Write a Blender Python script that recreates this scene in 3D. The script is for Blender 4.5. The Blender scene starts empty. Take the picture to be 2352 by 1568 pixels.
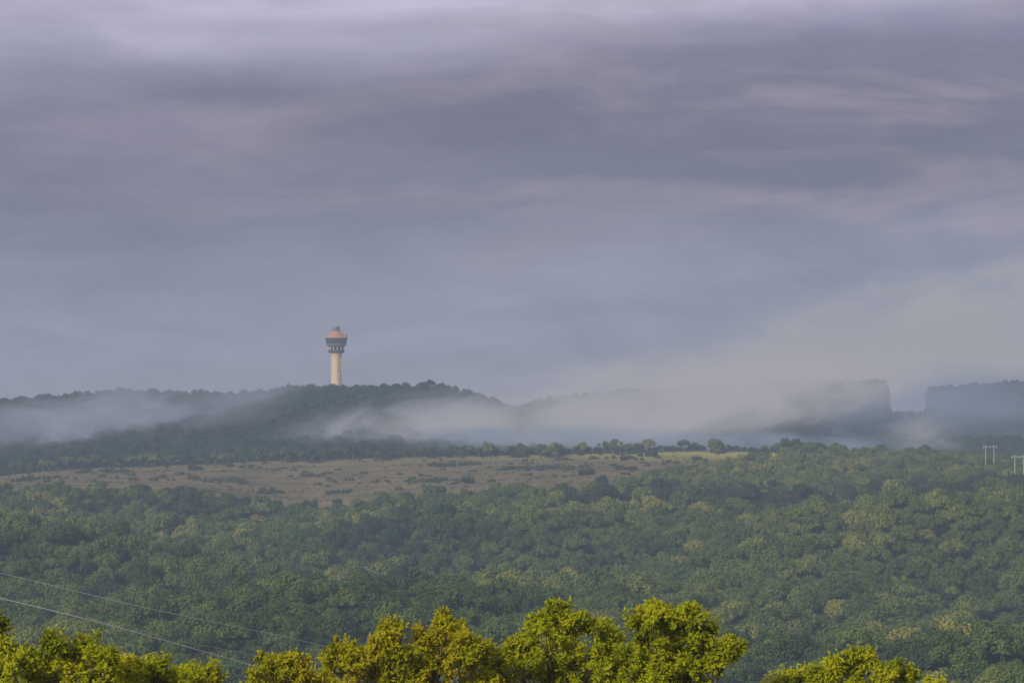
import bpy, math, random
import numpy as np
from mathutils import Vector, Matrix
random.seed(7); RNG=np.random.default_rng(7)
S=bpy.context.scene; COL=S.collection
F=2844.4; HY=400.0
def lin(r,g,b,a=1.0):
    f=lambda c:(c/255/12.92) if c/255<=0.04045 else ((c/255+0.055)/1.055)**2.4
    return (f(r),f(g),f(b),a)
# ------------------------------------------------------------ helpers
def tag(o,label=None,cat=None,group=None,kind=None):
    if label:o['label']=label
    if cat:o['category']=cat
    if group:o['group']=group
    if kind:o['kind']=kind
    return o
def link(o,parent=None):
    COL.objects.link(o)
    if parent:o.parent=parent
    return o
def empty(name,loc,rz=0):
    o=bpy.data.objects.new(name,None); o.location=loc; o.rotation_euler=(0,0,rz); o.empty_display_size=.5
    return link(o)
class MB:
    def __init__(s): s.v=[];s.f=[];s.m=[];s.n=0
    def add(s,V,Fc,mi=0):
        V=np.asarray(V,float); s.v.append(V)
        s.f.extend([tuple(int(i)+s.n for i in f) for f in Fc]); s.m.extend([mi]*len(Fc)); s.n+=len(V)
    def cards(s,P,N,T,L,W,mi=0):
        T=T-(T*N).sum(1)[:,None]*N; T/=np.linalg.norm(T,axis=1)[:,None]+1e-9
        B=np.cross(N,T); L=L[:,None];W=W[:,None]
        V=np.stack([P-T*L,P+B*W-T*L*.1,P+T*L,P-B*W-T*L*.1],1).reshape(-1,3)
        n=len(P); idx=(np.arange(n*4)+s.n).reshape(n,4)
        s.v.append(V); s.f.extend(map(tuple,idx.tolist())); s.m.extend([mi]*n); s.n+=n*4
    def tube(s,pts,rad,k=6,mi=0):
        pts=[Vector(p) for p in pts]; V=[];Fc=[]
        for i,p in enumerate(pts):
            a=pts[max(i-1,0)];b=pts[min(i+1,len(pts)-1)]
            d=(b-a).normalized(); u=d.orthogonal().normalized(); w=d.cross(u)
            if i>0:
                u=(pu-d*pu.dot(d)).normalized(); w=d.cross(u)
            pu=u
            for j in range(k):
                t=2*math.pi*j/k; V.append(p+(u*math.cos(t)+w*math.sin(t))*rad[i])
        for i in range(len(pts)-1):
            for j in range(k):
                Fc.append((i*k+j,i*k+(j+1)%k,(i+1)*k+(j+1)%k,(i+1)*k+j))
        Fc.append(tuple(range(k))[::-1]); Fc.append(tuple((len(pts)-1)*k+j for j in range(k)))
        s.add([tuple(v) for v in V],Fc,mi)
    def lathe(s,prof,k=16,mi=0,ph=0):
        V=[];Fc=[]
        for r,z in prof:
            for j in range(k):
                t=2*math.pi*(j+ph)/k; V.append((r*math.cos(t),r*math.sin(t),z))
        for i in range(len(prof)-1):
            for j in range(k):
                Fc.append((i*k+j,i*k+(j+1)%k,(i+1)*k+(j+1)%k,(i+1)*k+j))
        Fc.append(tuple(range(k))[::-1]); Fc.append(tuple((len(prof)-1)*k+j for j in range(k)))
        s.add(V,Fc,mi)
    def box(s,c,h,rz=0,mi=0):
        V=[]
        for z in(-1,1):
            for x,y in((-1,-1),(1,-1),(1,1),(-1,1)):
                X,Y=x*h[0],y*h[1]
                V.append((c[0]+X*math.cos(rz)-Y*math.sin(rz),c[1]+X*math.sin(rz)+Y*math.cos(rz),c[2]+z*h[2]))
        s.add(V,[(3,2,1,0),(4,5,6,7),(0,1,5,4),(1,2,6,5),(2,3,7,6),(3,0,4,7)],mi)
    def mesh(s,name,mats,smooth=False):
        me=bpy.data.meshes.new(name)
        V=np.concatenate(s.v); nf=len(s.f)
        tot=np.array([len(f) for f in s.f],dtype=np.int32); st=np.concatenate([[0],np.cumsum(tot)[:-1]]).astype(np.int32)
        li=np.fromiter((i for f in s.f for i in f),dtype=np.int32)
        me.vertices.add(len(V)); me.vertices.foreach_set('co',V.astype(np.float32).ravel())
        me.loops.add(len(li)); me.loops.foreach_set('vertex_index',li)
        me.polygons.add(nf); me.polygons.foreach_set('loop_start',st); me.polygons.foreach_set('loop_total',tot)
        for m in mats: me.materials.append(m)
        me.polygons.foreach_set('material_index',np.array(s.m,dtype=np.int32))
        me.polygons.foreach_set('use_smooth',np.full(nf,smooth))
        me.update(calc_edges=True); me.validate()
        return me
    def build(s,name,mats,parent=None,smooth=False):
        if not isinstance(mats,(list,tuple)): mats=[mats]
        return link(bpy.data.objects.new(name,s.mesh(name,mats,smooth)),parent)
def ico_unit(sub=1):
    import bmesh
    bm=bmesh.new(); bmesh.ops.create_icosphere(bm,subdivisions=sub,radius=1)
    V=np.array([v.co[:] for v in bm.verts]); Fc=[tuple(v.index for v in f.verts) for f in bm.faces]; bm.free()
    return V,Fc
ICO=ico_unit(1); ICO2=ico_unit(2)
def unit(n,rng=RNG):
    v=rng.normal(size=(n,3)); return v/np.linalg.norm(v,axis=1)[:,None]
# ------------------------------------------------------------ materials
def newmat(name):
    m=bpy.data.materials.new(name); m.use_nodes=True; nt=m.node_tree; nt.nodes.clear()
    out=nt.nodes.new('ShaderNodeOutputMaterial'); return m,nt,out
def ramp(nt,stops,src=None,interp='LINEAR'):
    r=nt.nodes.new('ShaderNodeValToRGB'); r.color_ramp.interpolation=interp; e=r.color_ramp.elements
    while len(e)<len(stops): e.new(.5)
    for i,(p,c) in enumerate(stops): e[i].position=p; e[i].color=c
    if src is not None: nt.links.new(src,r.inputs[0])
    return r
def noise(nt,scale,detail=4,rough=.55,vec=None,dist=0):
    n=nt.nodes.new('ShaderNodeTexNoise'); n.inputs['Scale'].default_value=scale; n.inputs['Detail'].default_value=detail
    n.inputs['Roughness'].default_value=rough; n.inputs['Distortion'].default_value=dist
    if vec is not None: nt.links.new(vec,n.inputs['Vector'])
    return n
def math_(nt,op,a,b=None,clamp=False):
    m=nt.nodes.new('ShaderNodeMath'); m.operation=op; m.use_clamp=clamp
    for i,x in enumerate((a,b)):
        if x is None: continue
        if isinstance(x,(int,float)): m.inputs[i].default_value=x
        else: nt.links.new(x,m.inputs[i])
    return m.outputs[0]
def mix(nt,f,a,b,blend='MIX'):
    m=nt.nodes.new('ShaderNodeMix'); m.data_type='RGBA'; m.blend_type=blend
    for s_,x in ((m.inputs[0],f),(m.inputs[6],a),(m.inputs[7],b)):
        if isinstance(x,(int,float)): s_.default_value=x
        elif isinstance(x,tuple): s_.default_value=x
        else: nt.links.new(x,s_)
    return m.outputs[2]
def foliage(name,stops,rnd=.8,island=.15,trans=.25,scale=.02,patch=1.0):
    m,nt,out=newmat(name)
    oi=nt.nodes.new('ShaderNodeObjectInfo'); geo=nt.nodes.new('ShaderNodeNewGeometry')
    nz=noise(nt,scale,3,.5,geo.outputs['Position'])
    a=math_(nt,'MULTIPLY',oi.outputs['Random'],rnd)
    b=math_(nt,'MULTIPLY',geo.outputs['Random Per Island'],island)
    c=math_(nt,'ADD',a,b); d=math_(nt,'MULTIPLY',nz.outputs[0],patch); e=math_(nt,'ADD',c,d); e=math_(nt,'SUBTRACT',e,.5*(rnd+island+patch-1),False)
    e=math_(nt,'ADD',e,0,True)
    r=ramp(nt,stops,e)
    df=nt.nodes.new('ShaderNodeBsdfDiffuse'); tr=nt.nodes.new('ShaderNodeBsdfTranslucent'); mx=nt.nodes.new('ShaderNodeMixShader')
    mx.inputs[0].default_value=trans
    nt.links.new(r.outputs[0],df.inputs[0]); nt.links.new(r.outputs[0],tr.inputs[0])
    nt.links.new(df.outputs[0],mx.inputs[1]); nt.links.new(tr.outputs[0],mx.inputs[2]); nt.links.new(mx.outputs[0],out.inputs[0])
    return m
def plain(name,ca,cb,scale=1.0,rough=.85,stretch=(1,1,1),bump=0):
    m,nt,out=newmat(name)
    tc=nt.nodes.new('ShaderNodeTexCoord'); mp=nt.nodes.new('ShaderNodeMapping'); mp.inputs['Scale'].default_value=stretch
    nt.links.new(tc.outputs['Object'],mp.inputs[0]); nz=noise(nt,scale,5,.6,mp.outputs[0])
    r=ramp(nt,[(.3,ca),(.7,cb)],nz.outputs[0]); b=nt.nodes.new('ShaderNodeBsdfPrincipled'); b.inputs['Roughness'].default_value=rough
    nt.links.new(r.outputs[0],b.inputs['Base Color']); nt.links.new(b.outputs[0],out.inputs[0])
    if bump:
        bp=nt.nodes.new('ShaderNodeBump'); bp.inputs['Strength'].default_value=bump; nt.links.new(nz.outputs[0],bp.inputs['Height']); nt.links.new(bp.outputs[0],b.inputs['Normal'])
    return m
M_forest=foliage('forest_leaves',[(0,(.066,.112,.032,1)),(.3,(.100,.162,.040,1)),(.6,(.138,.205,.047,1)),(.83,(.185,.240,.052,1)),(.94,(.26,.29,.06,1)),(1,(.36,.35,.075,1))],scale=.0055,rnd=.8,patch=1.5,trans=.32,island=.25)  # broad noise mixes leaf tone with painted light and shade patches
M_rise=foliage('rise_leaves',[(0,(.095,.14,.04,1)),(.4,(.145,.195,.05,1)),(.7,(.215,.245,.06,1)),(1,(.33,.31,.08,1))],scale=.01,trans=.32,island=.3)
M_ridge=foliage('ridge_leaves',[(0,(.040,.072,.040,1)),(.5,(.058,.098,.046,1)),(1,(.085,.124,.052,1))],scale=.01,trans=.32)
M_shrub=foliage('shrub_leaves',[(0,(.045,.07,.024,1)),(.6,(.07,.10,.032,1)),(1,(.12,.14,.045,1))],scale=.02)
M_fg=foliage('oak_leaves',[(0,(.10,.13,.010,1)),(.35,(.28,.315,.013,1)),(.7,(.45,.465,.016,1)),(1,(.58,.55,.03,1))],rnd=.1,island=.6,trans=.45,scale=.8,patch=1.7)  # leaves brightened in colour to stand for sun; valley leaves kept duller for cloud shade
M_fgo=foliage('oak_leaves_turning',[(0,(.11,.125,.010,1)),(.35,(.29,.30,.013,1)),(.75,(.46,.43,.017,1)),(1,(.55,.38,.03,1))],rnd=.1,island=.6,trans=.45,scale=.8,patch=1.7)
M_fgd=foliage('dark_oak_leaves',[(0,(.08,.10,.012,1)),(.5,(.19,.20,.014,1)),(1,(.32,.27,.02,1))],rnd=.1,island=.6,trans=.4,scale=.7)
M_bark=plain('bark',(.08,.06,.045,1),(.18,.14,.11,1),6,stretch=(1,1,.25),bump=.5)
M_deadwood=plain('dead_wood',(.12,.105,.1,1),(.22,.2,.19,1),2,stretch=(1,1,.3))
M_floor=plain('forest_floor',(.028,.042,.018,1),(.055,.065,.026,1),.03)
M_cable=plain('cable_metal',(.42,.42,.42,1),(.55,.55,.55,1),2,rough=.5)
M_pole=plain('pale_pole',(.45,.45,.47,1),(.6,.6,.62,1),.5)
# meadow
m,nt,out=newmat('dry_grass'); M_meadow=m
geo=nt.nodes.new('ShaderNodeNewGeometry'); mp=nt.nodes.new('ShaderNodeMapping'); mp.inputs['Scale'].default_value=(.018,.028,.0)
nt.links.new(geo.outputs['Position'],mp.inputs[0])
n1=noise(nt,1,8,.7,mp.outputs[0],dist=.3); r1=ramp(nt,[(.33,(.075,.095,.04,1)),(.43,(.135,.125,.06,1)),(.54,(.195,.155,.085,1)),(.66,(.225,.178,.10,1)),(.8,(.265,.23,.105,1))],n1.outputs[0])
n2=noise(nt,.2,6,.7,geo.outputs['Position']); r2=ramp(nt,[(.36,(.6,.68,.5,1)),(.5,(1,1,1,1)),(.7,(1.12,1.09,1.0,1))],n2.outputs[0])
sx=nt.nodes.new('ShaderNodeSeparateXYZ'); nt.links.new(geo.outputs['Position'],sx.inputs[0])
c=mix(nt,1,r1.outputs[0],r2.outputs[0],'MULTIPLY')
mr=nt.nodes.new('ShaderNodeMapRange'); mr.inputs[1].default_value=2200; mr.inputs[2].default_value=2285; nt.links.new(sx.outputs[1],mr.inputs[0])
mrx=nt.nodes.new('ShaderNodeMapRange'); mrx.inputs[1].default_value=-60; mrx.inputs[2].default_value=170; nt.links.new(sx.outputs[0],mrx.inputs[0])
n3=noise(nt,.02,4,.65,geo.outputs['Position']); g=math_(nt,'MULTIPLY',math_(nt,'MULTIPLY',mr.outputs[0],n3.outputs[0]),math_(nt,'ADD',mrx.outputs[0],.12))
g=math_(nt,'MULTIPLY',g,1.7,True)
c=mix(nt,g,c,(.38,.37,.09,1))
b=nt.nodes.new('ShaderNodeBsdfDiffuse'); nt.links.new(c,b.inputs[0]); nt.links.new(b.outputs[0],out.inputs[0])
# ------------------------------------------------------------ terrain
def I(px,a,b): return np.interp(px,a,b)
def yfront(px): return I(px,[-400,0,90,180,250,310,360,430,520,640,760,900,1024,1300],[492,489,486,488,499,504,499,493,489,485,484,480,472,465])
def yback(px): return I(px,[-400,0,60,200,260,400,560,700,780,850,950,1024,1300],[485,476,469,464,461,457,454,451,452,457,461,468,475])
def ycrest(px): return I(px,[-400,0,60,110,180,200,240,280,310,400,435,455,480,505,540,600,700,1024,1400],[402,398,395,390,391,393,392,388,385,384,384,387,395,404,417,429,433,438,438])
def yfar(px): return I(px,[-400,470,540,640,740,800,830,880,886,892,924,930,960,1024,1400],[430,425,400,390,380,377,379,378,381,407,407,385,384,380,378])
DK=[-400,0,60,110,250,500,800,1000,1300,1600,1800,1880,1950,2300,2400,2600,2750,2900,3000,3150,3300,3500,14000]
def H(px,D):
    px=np.asarray(px,float);D=np.asarray(D,float)
    zf=-1880*(yfront(px)+4-HY)/F-9.5; zm=-1950*(yfront(px)-HY)/F-np.clip((px-600)/60,0,1)*7; zb=-2300*(yback(px)-HY)/F
    zc=-2900*(ycrest(px)-HY)/F-9; z2=-3300*(yfar(px)-HY)/F-6
    o=np.ones_like(px)
    right=np.clip((px-500)/60,0,1)
    Z=[o*-6,o*-8,o*-15,o*-22,o*-55,o*-90,o*-101,o*-99,o*-94,(-86*o+(zf-8))/2,zf-3,zf,zm,zb,zb-10,(-46*o+zc)/2-12,(zc-20)*.55+zc*.45-4,zc,zc-6-10*(1-right),np.minimum(z2,zc)-8+0*o,z2,z2*0-50,o*-60]
    Z=np.stack(Z); k=np.clip(np.searchsorted(DK,D,side='right')-1,0,len(DK)-2)
    D0=np.array(DK)[k];D1=np.array(DK)[k+1]; t=np.clip((D-D0)/(D1-D0),0,1)
    Zf=Z.reshape(len(DK),-1); kf=k.ravel(); a=Zf[kf,np.arange(kf.size)];b=Zf[kf+1,np.arange(kf.size)]
    z=a+(b-a)*t.ravel()
    z=z.reshape(px.shape)
    x=(px-512)/F*D
    w=np.clip((D-600)/300,0,1)*np.clip((1850-D)/200,0,1)
    z=z+w*(10*np.sin(x/110+D/130)+6.5*np.sin(x/60-D/95+1)+4*np.sin(D/48+x/120))
    return z
def X(px,D): return (px-512)/F*np.maximum(D,300)
def pos(px,y,D): return Vector(((px-512)/F*D,D,-(y-HY)/F*D))
def infield(px,D):
    wob=16*np.sin(px/13.0)+12*np.sin(px/5.3+1)+10*np.sin(px/37.+2)
    fr=I(px,[-400,590,640,700,760,820,870,900],[1950,1950,2010,2100,2180,2240,2275,2320])+np.maximum(wob,0)
    return (D>fr)&(D<I(px,[-400,0,300,840,900],[2300,2300,2300,2300,2290])-np.maximum(-wob*1.2,0))
pxs=np.concatenate([np.linspace(-2200,-220,40),np.arange(-200,860,6),np.arange(860,960,1.5),np.arange(960,1230,6),np.linspace(1250,3300,40)])
Ds=np.concatenate([np.arange(-400,300,25),np.arange(300,1840,20),np.arange(1840,2000,10),np.arange(2000,3520,16),np.geomspace(3530,14000,14)])
def sheet(pxs,Ds,dz,keep=None):
    P,D=np.meshgrid(pxs,Ds); Z=H(P,D)+dz; V=np.stack([X(P,D),D,Z],-1).reshape(-1,3); n=len(pxs)
    i,j=np.meshgrid(np.arange(len(Ds)-1),np.arange(n-1),indexing='ij')
    if keep is not None:
        k=keep(.5*(pxs[j]+pxs[j+1]),.5*(Ds[i]+Ds[i+1])); i,j=i[k],j[k]
    i=i.ravel();j=j.ravel()
    Fc=np.stack([i*n+j,i*n+j+1,(i+1)*n+j+1,(i+1)*n+j],1).tolist()
    m_=MB(); m_.add(V,Fc); return m_
tag(sheet(pxs,Ds,0).build('ground',M_floor,smooth=True),'wooded valley floor and hills under the forest','ground',kind='structure')
tag(sheet(np.arange(-300,905,5),np.arange(1900,2330,6),.35,lambda p,d:infield(p,d)|infield(p,d+40)).build('meadow',M_meadow,smooth=True),'dry tan meadow dotted with shrubs below the ridge','meadow',kind='structure')
# ------------------------------------------------------------ forest tree meshes
def crown_mb(rng,R=4.6,Hc=6.2,np_=17,cards=80,sz=.40,mb=None,mi=0):
    mb=mb or MB()
    asp=rng.uniform(.8,1.25)
    for k in range(np_):
        d=rng.normal(size=3); d/=np.linalg.norm(d); d[2]=abs(d[2])*1.1-.25
        q=rng.uniform(.4,1.1) if k else 0
        c=np.array([d[0]*R*q*.9*asp,d[1]*R*q*.9/asp,Hc+d[2]*3.2*q]); r=rng.uniform(.7,2.0)
        V=ICO[0]*r*.76*rng.uniform(.85,1.1,size=(len(ICO[0]),1))+c; mb.add(V,ICO[1],mi)
        n=int(cards*r*r/1.9); N=unit(n,rng); N[:,2]=np.where(N[:,2]<-.4,-N[:,2],N[:,2])
        P=c+N*r*rng.uniform(.8,1.35,size=(n,1)); NN=N+.6*unit(n,rng)+np.array([0,0,.15]); NN/=np.linalg.norm(NN,axis=1)[:,None]
        mb.cards(P,NN,unit(n,rng),rng.uniform(.6,1.3,n)*sz,rng.uniform(.5,1.0,n)*sz*.8,mi)
    return mb
def trunk_mb(rng,h=7,mb=None,mi=0):
    mb=mb or MB()
    b=[(0,0,-2)]+[(rng.normal()*.15*i,rng.normal()*.15*i,h*i/3) for i in (1,2,3)]
    mb.tube(b,[.34,.27,.2,.08],6,mi)
    for k in range(4):
        a=rng.uniform(0,6.28); z=rng.uniform(2.5,4.5); L=rng.uniform(2.2,3.4)
        mb.tube([(b[1][0],b[1][1],z-.3),(math.cos(a)*L*.5,math.sin(a)*L*.5,z+1.1),(math.cos(a)*L,math.sin(a)*L,z+2.4)],[.13,.09,.03],4,mi)
    return mb
NV=12
crowns=[];trunks=[];fullF=[];fullR=[];fullS=[]
for i in range(NV):
    rg=np.random.default_rng(100+i); R=rg.uniform(3.6,5.8)
    cm=crown_mb(rg,R,rg.uniform(5.0,7.2),np_=int(rg.integers(12,26))); tm=trunk_mb(rg)
    crowns.append(cm.mesh('crown',[M_forest])); trunks.append(tm.mesh('trunk',[M_bark]))
    n0=cm.n; full=MB(); full.v=list(cm.v);full.f=list(cm.f);full.m=list(cm.m);full.n=n0
    full.add(np.concatenate(tm.v),tm.f,1)
    fullF.append(full.mesh('forest_tree_mesh',[M_forest,M_bark])); fullR.append(full.mesh('ridge_tree_mesh',[M_ridge,M_bark])); fullS.append(full.mesh('rise_tree_mesh',[M_rise,M_bark]))
def scatter(D0,D1,sp,pmin,pmax,rng):
    out=[]; D=D0
    while D<D1:
        x0=(pmin-512)/F*D; x1=(pmax-512)/F*D; xs=np.arange(x0,x1,sp)+rng.uniform(0,sp)
        xs=xs+rng.normal(size=len(xs))*sp*.3; dd=D+rng.normal(size=len(xs))*sp*.3
        out.append(np.stack([xs,dd],1)); D+=sp*.9
    A=np.concatenate(out); px=512+F*A[:,0]/A[:,1]
    return A[:,0],A[:,1],px
rg=np.random.default_rng(5)
x,D,px=scatter(770,2310,6.9,-170,1194,rg)
k=~infield(px,D)&~((D>1908)&(D<2200)&infield(px,D+44)&(px<620))
x,D,px=x[k],D[k],px[k]; z=H(px,D)
sc=np.clip(rg.lognormal(-.18,.35,len(x)),.4,1.65)
rise=(D>1935)&(px>560); sc=np.where(rise|(D>1840),np.clip(sc,.4,1.15)*.9,sc)
# the 292 trees that show largest: walk away from the viewpoint keeping the skyline of nearer crowns
cols=np.arange(1024)
skyl=I(cols,[0,40,75,130,145,160,180,200,215,240,260,300,330,345,395,442,475,500,520,555,600,620,648,700,735,745,765,800,850,890,935,940],[640,640,640,652,680,655,660,682,665,680,655,650,655,640,620,612,640,655,635,602,625,645,598,615,640,682,682,670,652,655,684,682])
top=HY-(z+9.2*sc)*F/D; hw=4.3*sc*F/D; area=np.zeros(len(x))
for i in np.argsort(D):
    if D[i]>1500: break
    a=int(max(0,px[i]-hw[i]));b_=int(min(1023,px[i]+hw[i]))
    if b_<=a or px[i]<0 or px[i]>1023: continue
    seg=skyl[a:b_+1]; v=np.clip(seg-top[i],0,None); v=np.minimum(v,2.0*hw[i]); area[i]=v.sum()
    cc=cols[a:b_+1]; dome=top[i]+hw[i]*.8*(1-np.sqrt(np.clip(1-((cc-px[i])/hw[i])**2,0,1)))
    skyl[a:b_+1]=np.minimum(seg,dome)
order=np.argsort(-area)[:292]
isnear=np.zeros(len(x),bool); isnear[order]=True
for c_,i in enumerate(order):
    v=int(rg.integers(NV)); t=empty('forest_tree',(x[i],D[i],z[i]),rg.uniform(0,6.28)); s=sc[i]
    t.scale=(s,s,s*rg.uniform(.9,1.15))
    tag(t,'broadleaf tree with rounded dull green crown in the dense woods behind the bright foreground trees','tree','trees of the near valley forest')
    o=bpy.data.objects.new('crown',crowns[v]); link(o,t); o=bpy.data.objects.new('trunk',trunks[v]); link(o,t)
def gn_forest(name,pts,scl,meshes,label,cat='forest',pick=None):
    col=bpy.data.collections.new(name+'_kinds')
    for i,me in enumerate(meshes): col.objects.link(bpy.data.objects.new('%s_kind_%02d'%(name,i),me))
    me=bpy.data.meshes.new(name); me.vertices.add(len(pts)); me.vertices.foreach_set('co',np.asarray(pts,np.float32).ravel())
    n=len(pts); rr=np.random.default_rng(len(pts))
    a=me.attributes.new('rot','FLOAT_VECTOR','POINT'); R=np.zeros((n,3),np.float32); R[:,2]=rr.uniform(0,6.28,n); a.data.foreach_set('vector',R.ravel())
    a=me.attributes.new('scl','FLOAT_VECTOR','POINT'); Q=np.stack([scl,scl,scl*rr.uniform(.85,1.2,n)],1).astype(np.float32); a.data.foreach_set('vector',Q.ravel())
    a=me.attributes.new('pick','INT','POINT'); a.data.foreach_set('value',(rr.integers(0,len(meshes),n) if pick is None else pick).astype(np.int32))
    o=link(bpy.data.objects.new(name,me)); tag(o,label,cat,kind='stuff')
    ng=bpy.data.node_groups.new(name,'GeometryNodeTree')
    ng.interface.new_socket(name='Geometry',in_out='INPUT',socket_type='NodeSocketGeometry'); ng.interface.new_socket(name='Geometry',in_out='OUTPUT',socket_type='NodeSocketGeometry')
    gi=ng.nodes.new('NodeGroupInput'); go=ng.nodes.new('NodeGroupOutput'); ip=ng.nodes.new('GeometryNodeInstanceOnPoints')
    ci=ng.nodes.new('GeometryNodeCollectionInfo'); ci.inputs['Collection'].default_value=col; ci.inputs['Separate Children'].default_value=True; ci.inputs['Reset Children'].default_value=True
    L=ng.links.new
    L(gi.outputs[0],ip.inputs['Points']); L(ci.outputs[0],ip.inputs['Instance']); ip.inputs['Pick Instance'].default_value=True
    for nm,ty,so in(('rot','FLOAT_VECTOR','Rotation'),('scl','FLOAT_VECTOR','Scale'),('pick','INT','Instance Index')):
        na=ng.nodes.new('GeometryNodeInputNamedAttribute'); na.data_type=ty; na.inputs['Name'].default_value=nm; L(na.outputs[0],ip.inputs[so])
    L(ip.outputs[0],go.inputs[0])
    md=o.modifiers.new('scatter','NODES'); md.node_group=ng
    return o
# sunlit and shaded patches painted on the forest by lighter and darker leaf colours
light_patch=np.sin(x/63+D/88)+np.sin(x/31-D/120+2)+.8*np.sin(x/140-D/61)+rg.normal(size=len(x))*.8
leaf_tone=np.zeros(len(x),int)
leaf_tone[light_patch>1.7]=2; leaf_tone[light_patch<-1.9]=1
shade_band=(D>1700)&(D<=1935)&(px>560)&(rg.random(len(x))<.6); leaf_tone[shade_band]=1
pk=leaf_tone*NV+rg.integers(0,NV,len(x))
r_=~isnear&~rise
gn_forest('valley_forest',np.stack([x[r_],D[r_],z[r_]],1),sc[r_],fullF+fullR+fullS,'dense green forest filling the valley beyond the nearest crowns',pick=pk[r_])
r_=~isnear&rise
gn_forest('rise_forest',np.stack([x[r_],D[r_],z[r_]],1),sc[r_],fullS+fullF,'lighter yellow-green woods on the low rise right of the meadow')
x,D,px=scatter(2290,3420,7.2,-170,1194,rg)
x2,D2,px2=scatter(3160,3380,4.3,620,1194,rg)
k2=~((px2>888)&(px2<928)); x=np.concatenate([x,x2[k2]]);D=np.concatenate([D,D2[k2]]);px=np.concatenate([px,px2[k2]])
k=~((D<2312)&infield(px,D))&~((D>2930)&(px<470))
k&=~((np.abs(px-336)<6)&(np.abs(D-2885)<9))
x,D,px=x[k],D[k],px[k]; z=H(px,D); sc=rg.uniform(.5,1.15,len(x))
notch=(D>3100)&(px>889)&(px<927); sc=np.where(notch,.4,sc)
sc=np.where((D>3100)&(px>640)&~notch,rg.uniform(.5,.82,len(x)),sc); sc=np.where(D<2400,sc*.6,sc)
gn_forest('ridge_forest',np.stack([x,D,z-np.where((D>3100)&(px>640),1.2,0)],1),sc,fullR,'dark blue-green woods covering the ridges behind the meadow')
# ------------------------------------------------------------ shrubs on the meadow
sh=[]
for i in range(5):
    rg2=np.random.default_rng(300+i); mb=MB()
    for k in range(int(rg2.integers(4,9))):
        c=np.array([rg2.normal()*1.3,rg2.normal()*1.0,rg2.uniform(.3,1.5)]); r=rg2.uniform(.6,1.15)
        mb.add(ICO[0]*r*.75+c,ICO[1]); n=70; N=unit(n,rg2); P=c+N*r*rg2.uniform(.8,1.35,size=(n,1)); NN=N+.5*unit(n,rg2); NN/=np.linalg.norm(NN,axis=1)[:,None]
        mb.cards(P,NN,unit(n,rg2),np.full(n,.4),np.full(n,.26))
    sh.append(mb.mesh('shrub',[M_shrub]))
nsh=0
def shrub(px,D,s,sx=1):
    global nsh
    if nsh>=290: return
    nsh+=1
    o=bpy.data.objects.new('shrub',sh[random.randrange(5)]); link(o)
    o.location=(float((px-512)/F*D),D,float(H(np.array([px]),np.array([D]))[0])+.2); o.scale=(s*sx,s,s*random.uniform(.85,1.3)); o.rotation_euler=(0,0,random.uniform(-.3,.3))
    tag(o,'low dark green shrub on the dry tan meadow','shrub','shrubs scattered over the meadow')
random.seed(11)
for p,d in((195,2215),(585,2065),(590,2069),(648,2260),(520,2270),(760,2290),(700,2200),(470,2020)): shrub(p,d,2.0,1.1)
rows=[(430,470,2190,9),(300,345,2160,6),(505,585,2140,22),(560,640,2235,9),(395,445,2050,10),(262,290,2010,6),(190,245,2090,10),(80,130,2200,6),(620,640,2130,4),(330,350,2010,4),(20,60,2120,5),(130,160,2060,4)]
for a,b_,d,n in rows:
    for k in range(n): shrub(random.uniform(a,b_),d+random.gauss(0,7),random.uniform(.7,1.3),random.uniform(1,1.6))
while nsh<290:
    p=random.uniform(5,800); d=random.uniform(1975,2295)
    if infield(np.array([p]),np.array([d]))[0] and math.sin(p/31+d/40)+random.uniform(-1.6,1.6)>0: shrub(p,d,random.uniform(.35,.95),random.uniform(1,1.3))
rt=np.random.default_rng(77); pt=rt.uniform(-120,880,6000); dt=rt.uniform(1955,2298,6000)
kk=infield(pt,dt)&(np.sin(pt/23+dt/31)+np.sin(pt/9-dt/17)+rt.uniform(-1.9,1.9,6000)>1.2); pt,dt=pt[kk],dt[kk]
gn_forest('rough_brush',np.stack([(pt-512)/F*dt,dt,H(pt,dt)+.1],1),rt.uniform(.15,.45,len(pt)),sh,'low rough tufts and brush growing all over the meadow','brush')
# ------------------------------------------------------------ dead trees
def dead_tree(px,y,D,seed,label):
    rg3=random.Random(seed); p=pos(px,y,D); base=float(H(np.array([px]),np.array([D]))[0]); top=p.z
    t=empty('bare_tree',(p.x,D,base)); tag(t,label,'tree'); L=top-base
    lean=rg3.uniform(-.6,.6); m1=MB(); tp=[(0,0,-1),(lean*.3,0,L*.35),(lean,0,L*.7),(lean*1.4,0,L)]
    m1.tube(tp,[.26,.18,.10,.03],6); m1.build('trunk',M_deadwood,t)
    m2=MB()
    for k in range(9):
        z0=L-rg3.uniform(1.2,5.0); a=rg3.choice((-1,1))*rg3.uniform(.4,1.3); ln=rg3.uniform(1.6,3.2); x0=lean*z0/L
        e=(x0+a*ln*.8,rg3.uniform(-1,1),z0+ln*1.0); mid=(x0+a*ln*.45,rg3.uniform(-.4,.4),z0+ln*.35)
        m2.tube([(x0,0,z0),mid,e],[.08,.05,.02],4)
        for q in range(2): m2.tube([mid,(mid[0]+rg3.uniform(-.9,.9),mid[1]+rg3.uniform(-.5,.5),mid[2]+rg3.uniform(.8,1.6))],[.035,.015],4)
    m2.build('branches',M_deadwood,t)
dead_tree(281,618,1050,1,'bare grey forked tree standing in the green woods at the lower left')
dead_tree(666,530,1560,3,'small bare tree right of centre in the green forest')
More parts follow.
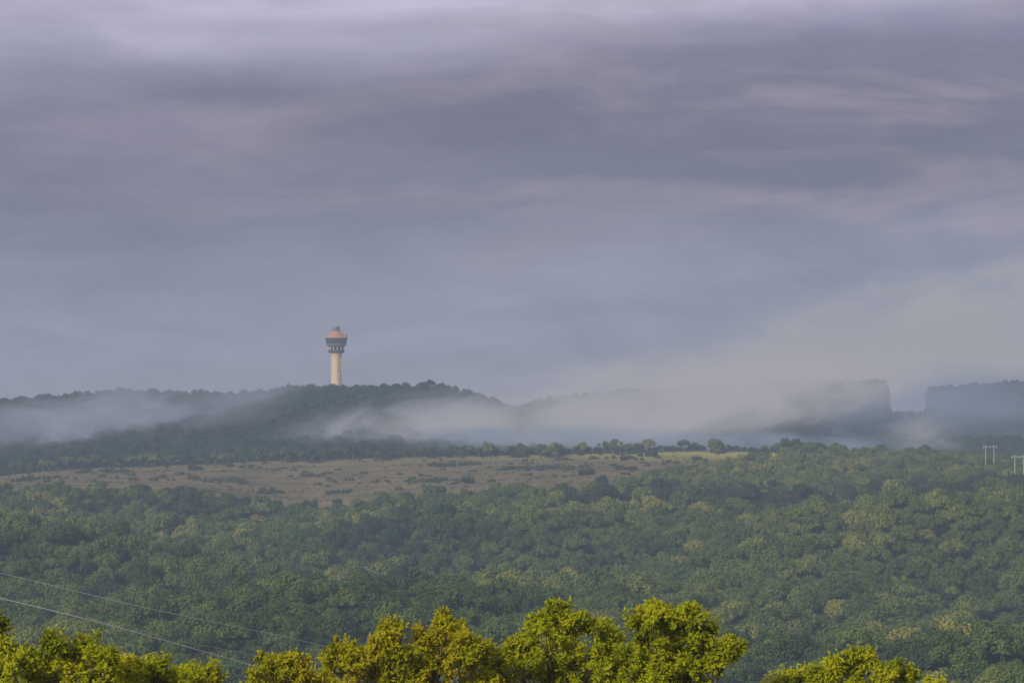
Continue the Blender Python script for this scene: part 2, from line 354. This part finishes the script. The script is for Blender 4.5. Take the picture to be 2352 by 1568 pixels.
# ------------------------------------------------------------ tower
def tower():
    D=2885; p=pos(336.3,385.4,D); z0=p.z; t=empty('observation_tower',(p.x,D,z0-9)); t.rotation_euler=(0,0,.2)
    tag(t,'cream observation tower with orange roof and dark glazed pod on the wooded ridge','tower')
    o=9.0
    cream=plain('cream_render',(.72,.56,.33,1),(.78,.62,.37,1),.05,stretch=(1,1,.3))
    darkm=plain('dark_cladding',(.07,.06,.065,1),(.12,.10,.10,1),.4); glass=plain('pod_glass',(.04,.04,.055,1),(.07,.07,.095,1),.5,rough=.3)
    roofm=plain('orange_roof',(.46,.22,.13,1),(.56,.28,.17,1),.3); stone=plain('beige_stone',(.32,.27,.22,1),(.40,.34,.28,1),.5)
    pale=plain('pale_trim',(.55,.52,.48,1),(.7,.66,.6,1),.5); K=24
    m=MB(); m.lathe([(5.7,0),(5.5,o),(5.0,o+22),(4.95,o+29),(5.6,o+31.5),(6.2,o+33.2)],K); s=m.build('shaft',cream,t,smooth=False)
    m=MB()
    for j in range(6):
        a=2*math.pi*(j+.5)/6; m.box((5.0*math.cos(a),5.0*math.sin(a),o+15),(.42,.5,15),a)
    m.build('pilasters',cream,s)
    for kz in range(3):
        a=-math.pi/2-.2+.45; r=5.32-kz*.12
        w=MB(); w.box((r*math.cos(a),r*math.sin(a),o+7+kz*8),(.12,.25,.6),a); w.build('window',darkm,t)
    m=MB(); m.lathe([(6.4,o+33.25),(7.9,o+34.2),(8.5,o+34.6),(8.5,o+35.4),(6.6,o+35.4)],K); m.build('lower_deck',darkm,t)
    m=MB(); m.lathe([(6.0,o+35.4),(6.0,o+39.8)],K); m.build('lower_drum',glass,t)
    for j in range(12):
        a=2*math.pi*j/12; c_=MB(); c_.box((7.6*math.cos(a),7.6*math.sin(a),o+37.6),(.3,.42,2.15),a); c_.build('column',pale,t)
    m=MB(); m.lathe([(8.42,o+35.45),(8.42,o+36.6),(8.3,o+36.6),(8.3,o+35.45)],K); m.build('railing',darkm,t)
    m=MB(); m.lathe([(7.2,o+39.8),(8.6,o+40.0),(10.2,o+41.4),(10.6,o+41.8),(10.4,o+42.2)],K); m.build('pod_base',stone,t)
    m=MB(); m.lathe([(10.1,o+42.2),(10.8,o+48.4)],K); pod=m.build('pod_glazing',glass,t)
    m=MB()
    for j in range(K):
        a=2*math.pi*j/K; r0,r1=10.15,10.85; m.tube([(r0*math.cos(a),r0*math.sin(a),o+42.2),(r1*math.cos(a),r1*math.sin(a),o+48.4)],[.17,.17],4)
    m.lathe([(10.4,o+44.9),(10.7,o+44.9),(10.74,o+45.3),(10.4,o+45.3)],K); m.build('mullions',darkm,pod)
    m=MB(); m.lathe([(10.9,o+48.3),(11.4,o+48.45),(11.4,o+49.0),(10.8,o+49.1)],K); m.build('eaves',stone,t)
    m=MB(); m.lathe([(10.7,o+49.1),(9.9,o+50.1),(9.3,o+50.4),(9.0,o+52.1),(8.8,o+52.3),(7.0,o+52.6),(6.6,o+53.6),(3.6,o+54.2)],K); rf=m.build('roof',roofm,t)
    m=MB(); m.box((7.6,-5.0,o+50.5),(1.8,1.8,1.5),-.5); m.build('roof_box',stone,rf)
    m=MB(); m.lathe([(3.6,o+54.1),(3.4,o+57.6),(3.4,o+60.0)],12); ln=m.build('lantern',stone,t)
    for j in range(6):
        a=2*math.pi*j/6+.3; w=MB(); w.box((3.38*math.cos(a),3.38*math.sin(a),o+58.4),(.12,.6,1.0),a); w.build('lantern_window',glass,ln)
    m=MB(); m.lathe([(4.3,o+56.6),(4.3,o+57.2),(3.5,o+57.25)],12); m.build('lantern_ledge',darkm,ln)
    m=MB(); m.lathe([(4.0,o+60.0),(4.0,o+60.5),(2.3,o+61.3),(1.0,o+61.8),(.9,o+63.0),(.18,o+63.2),(.12,o+65.0)],12); m.build('cap',stone,t)
tower()
# ------------------------------------------------------------ power poles
def hframe(px,y,D,label,width=11.5,th=1.0):
    p=pos(px,y,D); base=float(H(np.array([px]),np.array([D]))[0]); t=empty('power_pole',(p.x,D,base)); L=p.z-base+1.2; tag(t,label,'power pole')
    for sx_ in(-1,1):
        m=MB(); m.tube([(sx_*3,0,-1),(sx_*3,0,L)],[.32*th,.22*th],8); m.build('post',M_pole,t)
    m=MB(); m.box((0,-.4,L-1.2),(width/2,.12*th,.2*th)); m.build('crossarm',M_pole,t)
    for sx_ in(-1,0,1):
        m=MB(); m.lathe([(.1,0),(.2,.15),(.1,.3),(.2,.45),(.1,.6),(.2,.75),(.08,1.0)],8); o=m.build('insulator',M_pole,t); o.location=(sx_*(width/2-.4),-.4,L-2.4)
hframe(989.5,446,2080,'pale H-frame power pole on the right, the farther of the two near the edge',10.5,.9)
hframe(1019,456,1900,'pale H-frame power pole at the right edge, the nearer of the two',11,.95)
hframe(907,397,3260,'faint H-frame power pole standing in the notch of the far ridge',7,.4)
# ------------------------------------------------------------ cables
def cable(pts,r,label):
    m=MB(); P=[]
    ps=[pos(*q) for q in pts]
    for i in range(len(ps)-1):
        for k in range(8):
            t=k/8; a=ps[max(i-1,0)];b_=ps[i];c_=ps[i+1];d=ps[min(i+2,len(ps)-1)]
            P.append(.5*((2*b_)+(-a+c_)*t+(2*a-5*b_+4*c_-d)*t*t+(-a+3*b_-3*c_+d)*t**3))
    P.append(ps[-1]); m.tube(P,[r]*len(P),5); tag(m.build('cable',M_cable,smooth=True),label,'cable')
cable([(-160,561,104),(0,597,108),(87,618,110),(175,642,113),(270,669,117),(420,712,122)],.022,'bright lower cable crossing the bottom left corner above the treetops')
cable([(-160,540,140),(0,572,146),(130,603,150),(244,627,155),(326,645,160),(480,682,168)],.014,'thin upper cable slanting down towards the middle foreground trees')
cable([(-160,553,150),(0,585,160),(126,627,165),(270,657,172),(430,692,180)],.007,'faintest thin cable between the two brighter ones at lower left')
# ------------------------------------------------------------ foreground trees
def fg_tree(lobes,D,mat,label,seed,name='oak_tree',dens=1.0,leaf=.082,dy=4):
    rg=np.random.default_rng(seed); ppm=F/D
    cx=np.mean([l[0] for l in lobes]); gx=(cx-512)/F*D; gz=float(H(np.array([512+F*gx/300]),np.array([D]))[0])
    t=empty(name,(gx,D,gz)); tag(t,label,'tree')
    crown=MB(); lim=MB(); lowest=max(l[1] for l in lobes)
    fork=np.array([0,0,(-(lowest+40-HY)/F*D)-gz]); fork[2]=max(fork[2],2.0)
    lim.tube([(0,0,-.6),(.1,0,fork[2]*.5),tuple(fork)],[.34,.28,.22],8)
    allL=[]
    for (px,y,r) in lobes:
        y+=dy
        for q in range(3):
            if q==1 and r<17: continue
            if q==2 and r<11: continue
            dd=(rg.uniform(-1.6,-.2),rg.uniform(0,1.2),rg.uniform(1.2,3))[q]
            jx,jy=(0,0) if q==0 else (rg.normal()*r*.5,abs(rg.normal())*r*.6+5)
            allL.append(((px+jx-512)/F*D-gx,dd,-(y+jy-HY)/F*D-gz,r*.84/ppm*(1 if q==0 else .8)))
    for (lx,ly,lz,lr) in allL:
        c=np.array([lx,ly,lz]); mid=(fork+c)/2+np.array([rg.normal()*.2,.3+rg.normal()*.2,-.3]); lim.tube([tuple(fork),tuple(mid),tuple(c)],[.08,.05,.02],5)
        nc=int(11*dens*max(1,(lr/.62)**2))
        dirs=unit(nc,rg); dirs[:,2]=np.where(dirs[:,2]<-.6,-dirs[:,2],dirs[:,2])
        for d in dirs:
            # a twig running outward, leaf sprays strung along it
            q=c+d*lr*rg.uniform(.65,1.55)*np.array([1,1,1.05])+np.array([0,0,.06])
            s0=c+d*lr*.2; lim.tube([tuple(c),tuple((c+q)/2+rg.normal(size=3)*.06),tuple(q)],[.018,.012,.006],3)
            ax=d+np.array([0,0,.8]); ax/=np.linalg.norm(ax)
            for u in (.5,.78,1.0):
                cr=rg.uniform(.09,.20)*(1.2 if u==1 else 1); pc=s0+(q-s0)*u+rg.normal(size=3)*.07
                n=int(rg.integers(16,30)); R=unit(n,rg)+.6*ax; R/=np.linalg.norm(R,axis=1)[:,None]
                P=pc+R*cr*rg.uniform(.15,1.25,size=(n,1))+ax*rg.uniform(0,.12,size=(n,1))
                N=.8*unit(n,rg)+.5*ax+np.array([-.4,-.5,.45]); N/=np.linalg.norm(N,axis=1)[:,None]+1e-9
                T=R+.5*unit(n,rg); crown.cards(P,N,T,rg.uniform(.6,1.25,n)*leaf,rg.uniform(.6,1.2,n)*leaf*.46)
    crown.build('crown',mat,t); lim.build('trunk',M_bark,t)
fg_tree([(62,637,10),(76,650,16),(45,655,14),(22,660,18),(98,660,15),(120,670,18),(60,675,26),(10,680,24),(132,662,9),(85,690,30),(40,700,30),(8,648,9),(116,653,8),(100,684,18)],78,M_fg,'bright yellow-green treetop filling the lower left corner',1,dy=7)
fg_tree([(2,618,8),(10,636,8),(-14,635,16),(3,652,9),(-25,660,26)],92,M_fgd,'dark olive treetop poking in at the left edge above the bright one',2,dens=.9,dy=5)
fg_tree([(165,660,9),(158,674,12),(175,676,11),(186,688,14),(168,695,18)],80,M_fg,'small rounded treetop between the lower left crown and the low sprig',3,dy=6)
fg_tree([(212,670,6),(205,682,9),(218,682,8),(210,694,14)],80,M_fgo,'low yellow sprig of treetop just right of the small rounded one',4,dy=6)
fg_tree([(272,662,12),(292,656,10),(262,676,11),(308,664,10),(290,678,18),(316,680,12),(258,690,14),(285,700,24)],84,M_fgo,'low yellow-green treetop left of the middle trees with the cable ending behind it',5,dy=6)
fg_tree([(442,616,8),(445,630,11),(425,636,11),(392,624,10),(383,640,12),(340,650,12),(336,664,11),(360,657,13),(408,652,17),(375,668,20),(440,655,20),(468,638,9),(480,650,11),(345,684,18),(400,690,26),(450,690,26),(475,676,16),(415,672,18),(490,690,18),(462,650,12)],82,M_fgo,'wide golden-green treetop with a thin raised tip, left of the two tall crowns',6,dy=6)
fg_tree([(556,605,10),(545,620,12),(574,615,9),(592,622,10),(606,632,11),(530,636,12),(512,648,11),(498,656,12),(560,643,20),(588,653,16),(530,662,18),(560,680,26),(505,682,16),(600,676,18),(540,700,28),(575,666,20),(614,652,13),(614,690,18),(612,640,10)],84,M_fg,'tall green-gold treetop in the middle, just left of the highest crown',7,dy=8)
fg_tree([(648,604,10),(637,620,10),(664,612,8),(688,614,11),(704,624,10),(672,630,13),(650,638,16),(700,643,12),(720,647,8),(728,640,6),(714,658,9),(680,655,18),(632,652,14),(655,674,20),(620,664,13),(690,674,13),(628,688,18),(665,698,26),(640,664,16)],80,M_fg,'highest green treetop right of the middle with a branch reaching right',8,dy=7)
fg_tree([(850,657,9),(835,663,10),(868,658,10),(884,666,9),(812,671,11),(788,680,11),(845,680,18),(875,684,18),(905,676,10),(925,684,10),(820,694,20),(860,702,26),(766,690,9),(940,692,9)],84,M_fg,'low wide treetop on its own at the lower right',9,dy=6)
# ------------------------------------------------------------ haze and fog
def glow_haze_mat(name,L,sig,dens=None):  # volume glows by itself; emission stands in for light scattered by the mist
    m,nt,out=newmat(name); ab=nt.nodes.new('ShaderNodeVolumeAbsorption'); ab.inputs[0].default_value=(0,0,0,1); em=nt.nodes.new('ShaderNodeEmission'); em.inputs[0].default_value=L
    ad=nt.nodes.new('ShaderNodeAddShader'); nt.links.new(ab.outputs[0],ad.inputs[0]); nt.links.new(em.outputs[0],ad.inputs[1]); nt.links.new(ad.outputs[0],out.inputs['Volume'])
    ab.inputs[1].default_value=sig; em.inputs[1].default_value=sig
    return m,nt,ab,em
mh,_,_,_=glow_haze_mat('glowing_valley_haze',lin(130,141,160),1/5100)
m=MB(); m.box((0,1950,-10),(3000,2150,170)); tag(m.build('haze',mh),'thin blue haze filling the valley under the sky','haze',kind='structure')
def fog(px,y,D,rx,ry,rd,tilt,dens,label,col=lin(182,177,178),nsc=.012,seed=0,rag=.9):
    s=D/F; R=(rx*s,rd,ry*s); mt,nt,ab,em=glow_haze_mat('fog',col,0)
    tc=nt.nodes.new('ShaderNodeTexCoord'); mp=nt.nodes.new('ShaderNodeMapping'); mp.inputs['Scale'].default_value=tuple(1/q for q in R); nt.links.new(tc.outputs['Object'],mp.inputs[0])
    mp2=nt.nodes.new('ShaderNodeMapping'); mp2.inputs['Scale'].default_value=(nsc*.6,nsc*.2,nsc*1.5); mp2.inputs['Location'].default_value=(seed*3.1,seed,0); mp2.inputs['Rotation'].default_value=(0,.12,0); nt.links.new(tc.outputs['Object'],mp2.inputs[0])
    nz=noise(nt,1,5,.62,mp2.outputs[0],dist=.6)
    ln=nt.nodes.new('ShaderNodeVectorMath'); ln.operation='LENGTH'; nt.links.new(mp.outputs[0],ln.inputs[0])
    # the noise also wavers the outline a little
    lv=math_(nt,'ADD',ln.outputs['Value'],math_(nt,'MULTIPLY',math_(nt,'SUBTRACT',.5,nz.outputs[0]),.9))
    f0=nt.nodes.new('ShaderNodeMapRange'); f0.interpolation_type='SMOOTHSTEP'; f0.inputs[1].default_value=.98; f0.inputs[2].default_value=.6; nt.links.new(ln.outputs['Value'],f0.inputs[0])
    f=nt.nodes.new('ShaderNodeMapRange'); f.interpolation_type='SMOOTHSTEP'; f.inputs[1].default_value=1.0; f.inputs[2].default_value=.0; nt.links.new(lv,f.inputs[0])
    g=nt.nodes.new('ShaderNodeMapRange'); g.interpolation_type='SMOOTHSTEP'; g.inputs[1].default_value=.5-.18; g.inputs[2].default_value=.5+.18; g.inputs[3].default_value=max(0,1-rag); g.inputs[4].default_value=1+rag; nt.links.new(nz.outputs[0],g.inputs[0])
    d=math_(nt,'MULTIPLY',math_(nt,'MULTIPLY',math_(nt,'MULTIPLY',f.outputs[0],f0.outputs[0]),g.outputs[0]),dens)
    nt.links.new(d,ab.inputs[1]); nt.links.new(d,em.inputs[1])  # fog emits its own brightness instead of scattering sun and sky
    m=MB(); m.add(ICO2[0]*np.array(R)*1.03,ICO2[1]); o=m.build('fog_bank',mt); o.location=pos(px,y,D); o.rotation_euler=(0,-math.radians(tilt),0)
    tag(o,label,'fog',kind='stuff')
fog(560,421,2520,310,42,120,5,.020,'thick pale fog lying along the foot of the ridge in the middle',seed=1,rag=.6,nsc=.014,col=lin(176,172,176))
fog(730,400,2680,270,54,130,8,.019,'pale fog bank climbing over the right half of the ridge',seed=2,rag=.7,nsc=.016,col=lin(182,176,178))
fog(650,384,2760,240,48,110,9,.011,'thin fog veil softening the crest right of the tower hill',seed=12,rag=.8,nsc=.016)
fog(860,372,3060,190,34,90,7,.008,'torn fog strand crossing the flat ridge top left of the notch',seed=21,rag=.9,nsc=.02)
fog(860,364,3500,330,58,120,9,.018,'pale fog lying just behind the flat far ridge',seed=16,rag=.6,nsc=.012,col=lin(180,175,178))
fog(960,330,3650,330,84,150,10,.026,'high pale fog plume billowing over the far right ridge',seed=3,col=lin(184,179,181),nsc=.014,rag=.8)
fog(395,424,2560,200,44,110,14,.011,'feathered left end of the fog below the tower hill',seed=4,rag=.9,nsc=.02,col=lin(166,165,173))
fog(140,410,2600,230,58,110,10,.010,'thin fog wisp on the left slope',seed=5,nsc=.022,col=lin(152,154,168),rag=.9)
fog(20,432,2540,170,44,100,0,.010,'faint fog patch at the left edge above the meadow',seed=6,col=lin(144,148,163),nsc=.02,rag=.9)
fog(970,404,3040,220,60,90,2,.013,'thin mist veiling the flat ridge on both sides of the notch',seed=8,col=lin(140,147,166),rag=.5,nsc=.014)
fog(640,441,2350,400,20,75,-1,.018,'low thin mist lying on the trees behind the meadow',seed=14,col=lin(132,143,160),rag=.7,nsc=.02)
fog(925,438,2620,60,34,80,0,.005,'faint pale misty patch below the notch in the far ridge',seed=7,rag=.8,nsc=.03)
# ------------------------------------------------------------ world
w=bpy.data.worlds.new('World'); S.world=w; w.use_nodes=True; nt=w.node_tree; nt.nodes.clear()
out=nt.nodes.new('ShaderNodeOutputWorld'); sky=nt.nodes.new('ShaderNodeTexSky'); sky.sky_type='NISHITA'; sky.sun_disc=False
sd=Vector((.55,.75,-.46)).normalized()
sky.sun_elevation=math.asin(-sd.z); sky.sun_rotation=math.atan2(-sd.x,-sd.y)
b1=nt.nodes.new('ShaderNodeBackground'); b1.inputs[1].default_value=.1; nt.links.new(sky.outputs[0],b1.inputs[0])
tc=nt.nodes.new('ShaderNodeTexCoord'); sp=nt.nodes.new('ShaderNodeSeparateXYZ'); nt.links.new(tc.outputs['Generated'],sp.inputs[0])
def mapping(sc_,loc=(0,0,0),rot=(0,0,0)):
    m=nt.nodes.new('ShaderNodeMapping'); m.inputs['Scale'].default_value=sc_; m.inputs['Location'].default_value=loc; m.inputs['Rotation'].default_value=rot
    nt.links.new(tc.outputs['Generated'],m.inputs[0]); return m.outputs[0]
wb=noise(nt,1,3,.5,mapping((6,6,18),(1.3,0,.4)),dist=.4)
e=math_(nt,'ADD',sp.outputs[2],math_(nt,'MULTIPLY',math_(nt,'SUBTRACT',wb.outputs[0],.5),.04))
e=math_(nt,'ADD',e,math_(nt,'MULTIPLY',sp.outputs[0],-.05))
fac=math_(nt,'MULTIPLY',e,1/.16,True)
rp=ramp(nt,[(0,lin(164,162,175)),(.10,lin(154,154,172)),(.24,lin(151,152,174)),(.34,lin(134,135,158)),(.44,lin(119,117,139)),(.6,lin(120,113,135)),(.70,lin(120,115,139)),(.77,lin(146,142,166)),(.87,lin(194,188,210))],fac)
n2=noise(nt,1,4,.55,mapping((9,9,40),(3.3,0,1.2),(0,.06,0)),dist=.6)
r2=ramp(nt,[(.46,(0,0,0,1)),(.66,(1,1,1,1))],n2.outputs[0])
env=nt.nodes.new('ShaderNodeMapRange'); env.inputs[1].default_value=.01; env.inputs[2].default_value=.05; nt.links.new(sp.outputs[2],env.inputs[0])
xr=nt.nodes.new('ShaderNodeMapRange'); xr.inputs[1].default_value=-.12; xr.inputs[2].default_value=.12; xr.inputs[3].default_value=.25; xr.inputs[4].default_value=.85; nt.links.new(sp.outputs[0],xr.inputs[0])
f2=math_(nt,'MULTIPLY',math_(nt,'MULTIPLY',r2.outputs[0],env.outputs[0]),xr.outputs[0])
c=mix(nt,f2,rp.outputs[0],lin(160,147,160))
n3=noise(nt,1,4,.5,mapping((6,6,28),(8,2,5),(0,.05,0)),dist=.5); r3=ramp(nt,[(.34,(.80,.81,.85,1)),(.5,(1,1,1,1)),(.66,(1.15,1.14,1.14,1))],n3.outputs[0])
c=mix(nt,.85,c,r3.outputs[0],'MULTIPLY')
n4=noise(nt,1,6,.6,mapping((18,18,56),(1,7,3),(0,-.05,0)),dist=.9); r4=ramp(nt,[(.32,(.90,.91,.93,1)),(.5,(1,1,1,1)),(.7,(1.11,1.10,1.10,1))],n4.outputs[0])
c=mix(nt,.95,c,r4.outputs[0],'MULTIPLY')
b2=nt.nodes.new('ShaderNodeBackground'); b2.inputs[1].default_value=1.08; nt.links.new(c,b2.inputs[0])
mx=nt.nodes.new('ShaderNodeMixShader'); mx.inputs[0].default_value=.94; nt.links.new(b1.outputs[0],mx.inputs[1]); nt.links.new(b2.outputs[0],mx.inputs[2]); nt.links.new(mx.outputs[0],out.inputs[0])
l=bpy.data.lights.new('sun','SUN'); l.energy=3.3; l.angle=math.radians(6); l.color=(1,.9,.72); lo=link(bpy.data.objects.new('sun',l)); lo.rotation_euler=sd.to_track_quat('-Z','Y').to_euler(); lo.location=(0,0,300)
# ------------------------------------------------------------ camera
cd=bpy.data.cameras.new('camera'); cd.lens=100; cd.sensor_width=36; cd.clip_start=1; cd.clip_end=30000
co=link(bpy.data.objects.new('camera',cd)); co.location=(0,0,0); co.rotation_euler=(math.pi/2+math.atan((HY-341)/F),0,0); S.camera=co
S.view_settings.view_transform='Standard'; S.view_settings.look='None'; S.view_settings.exposure=0
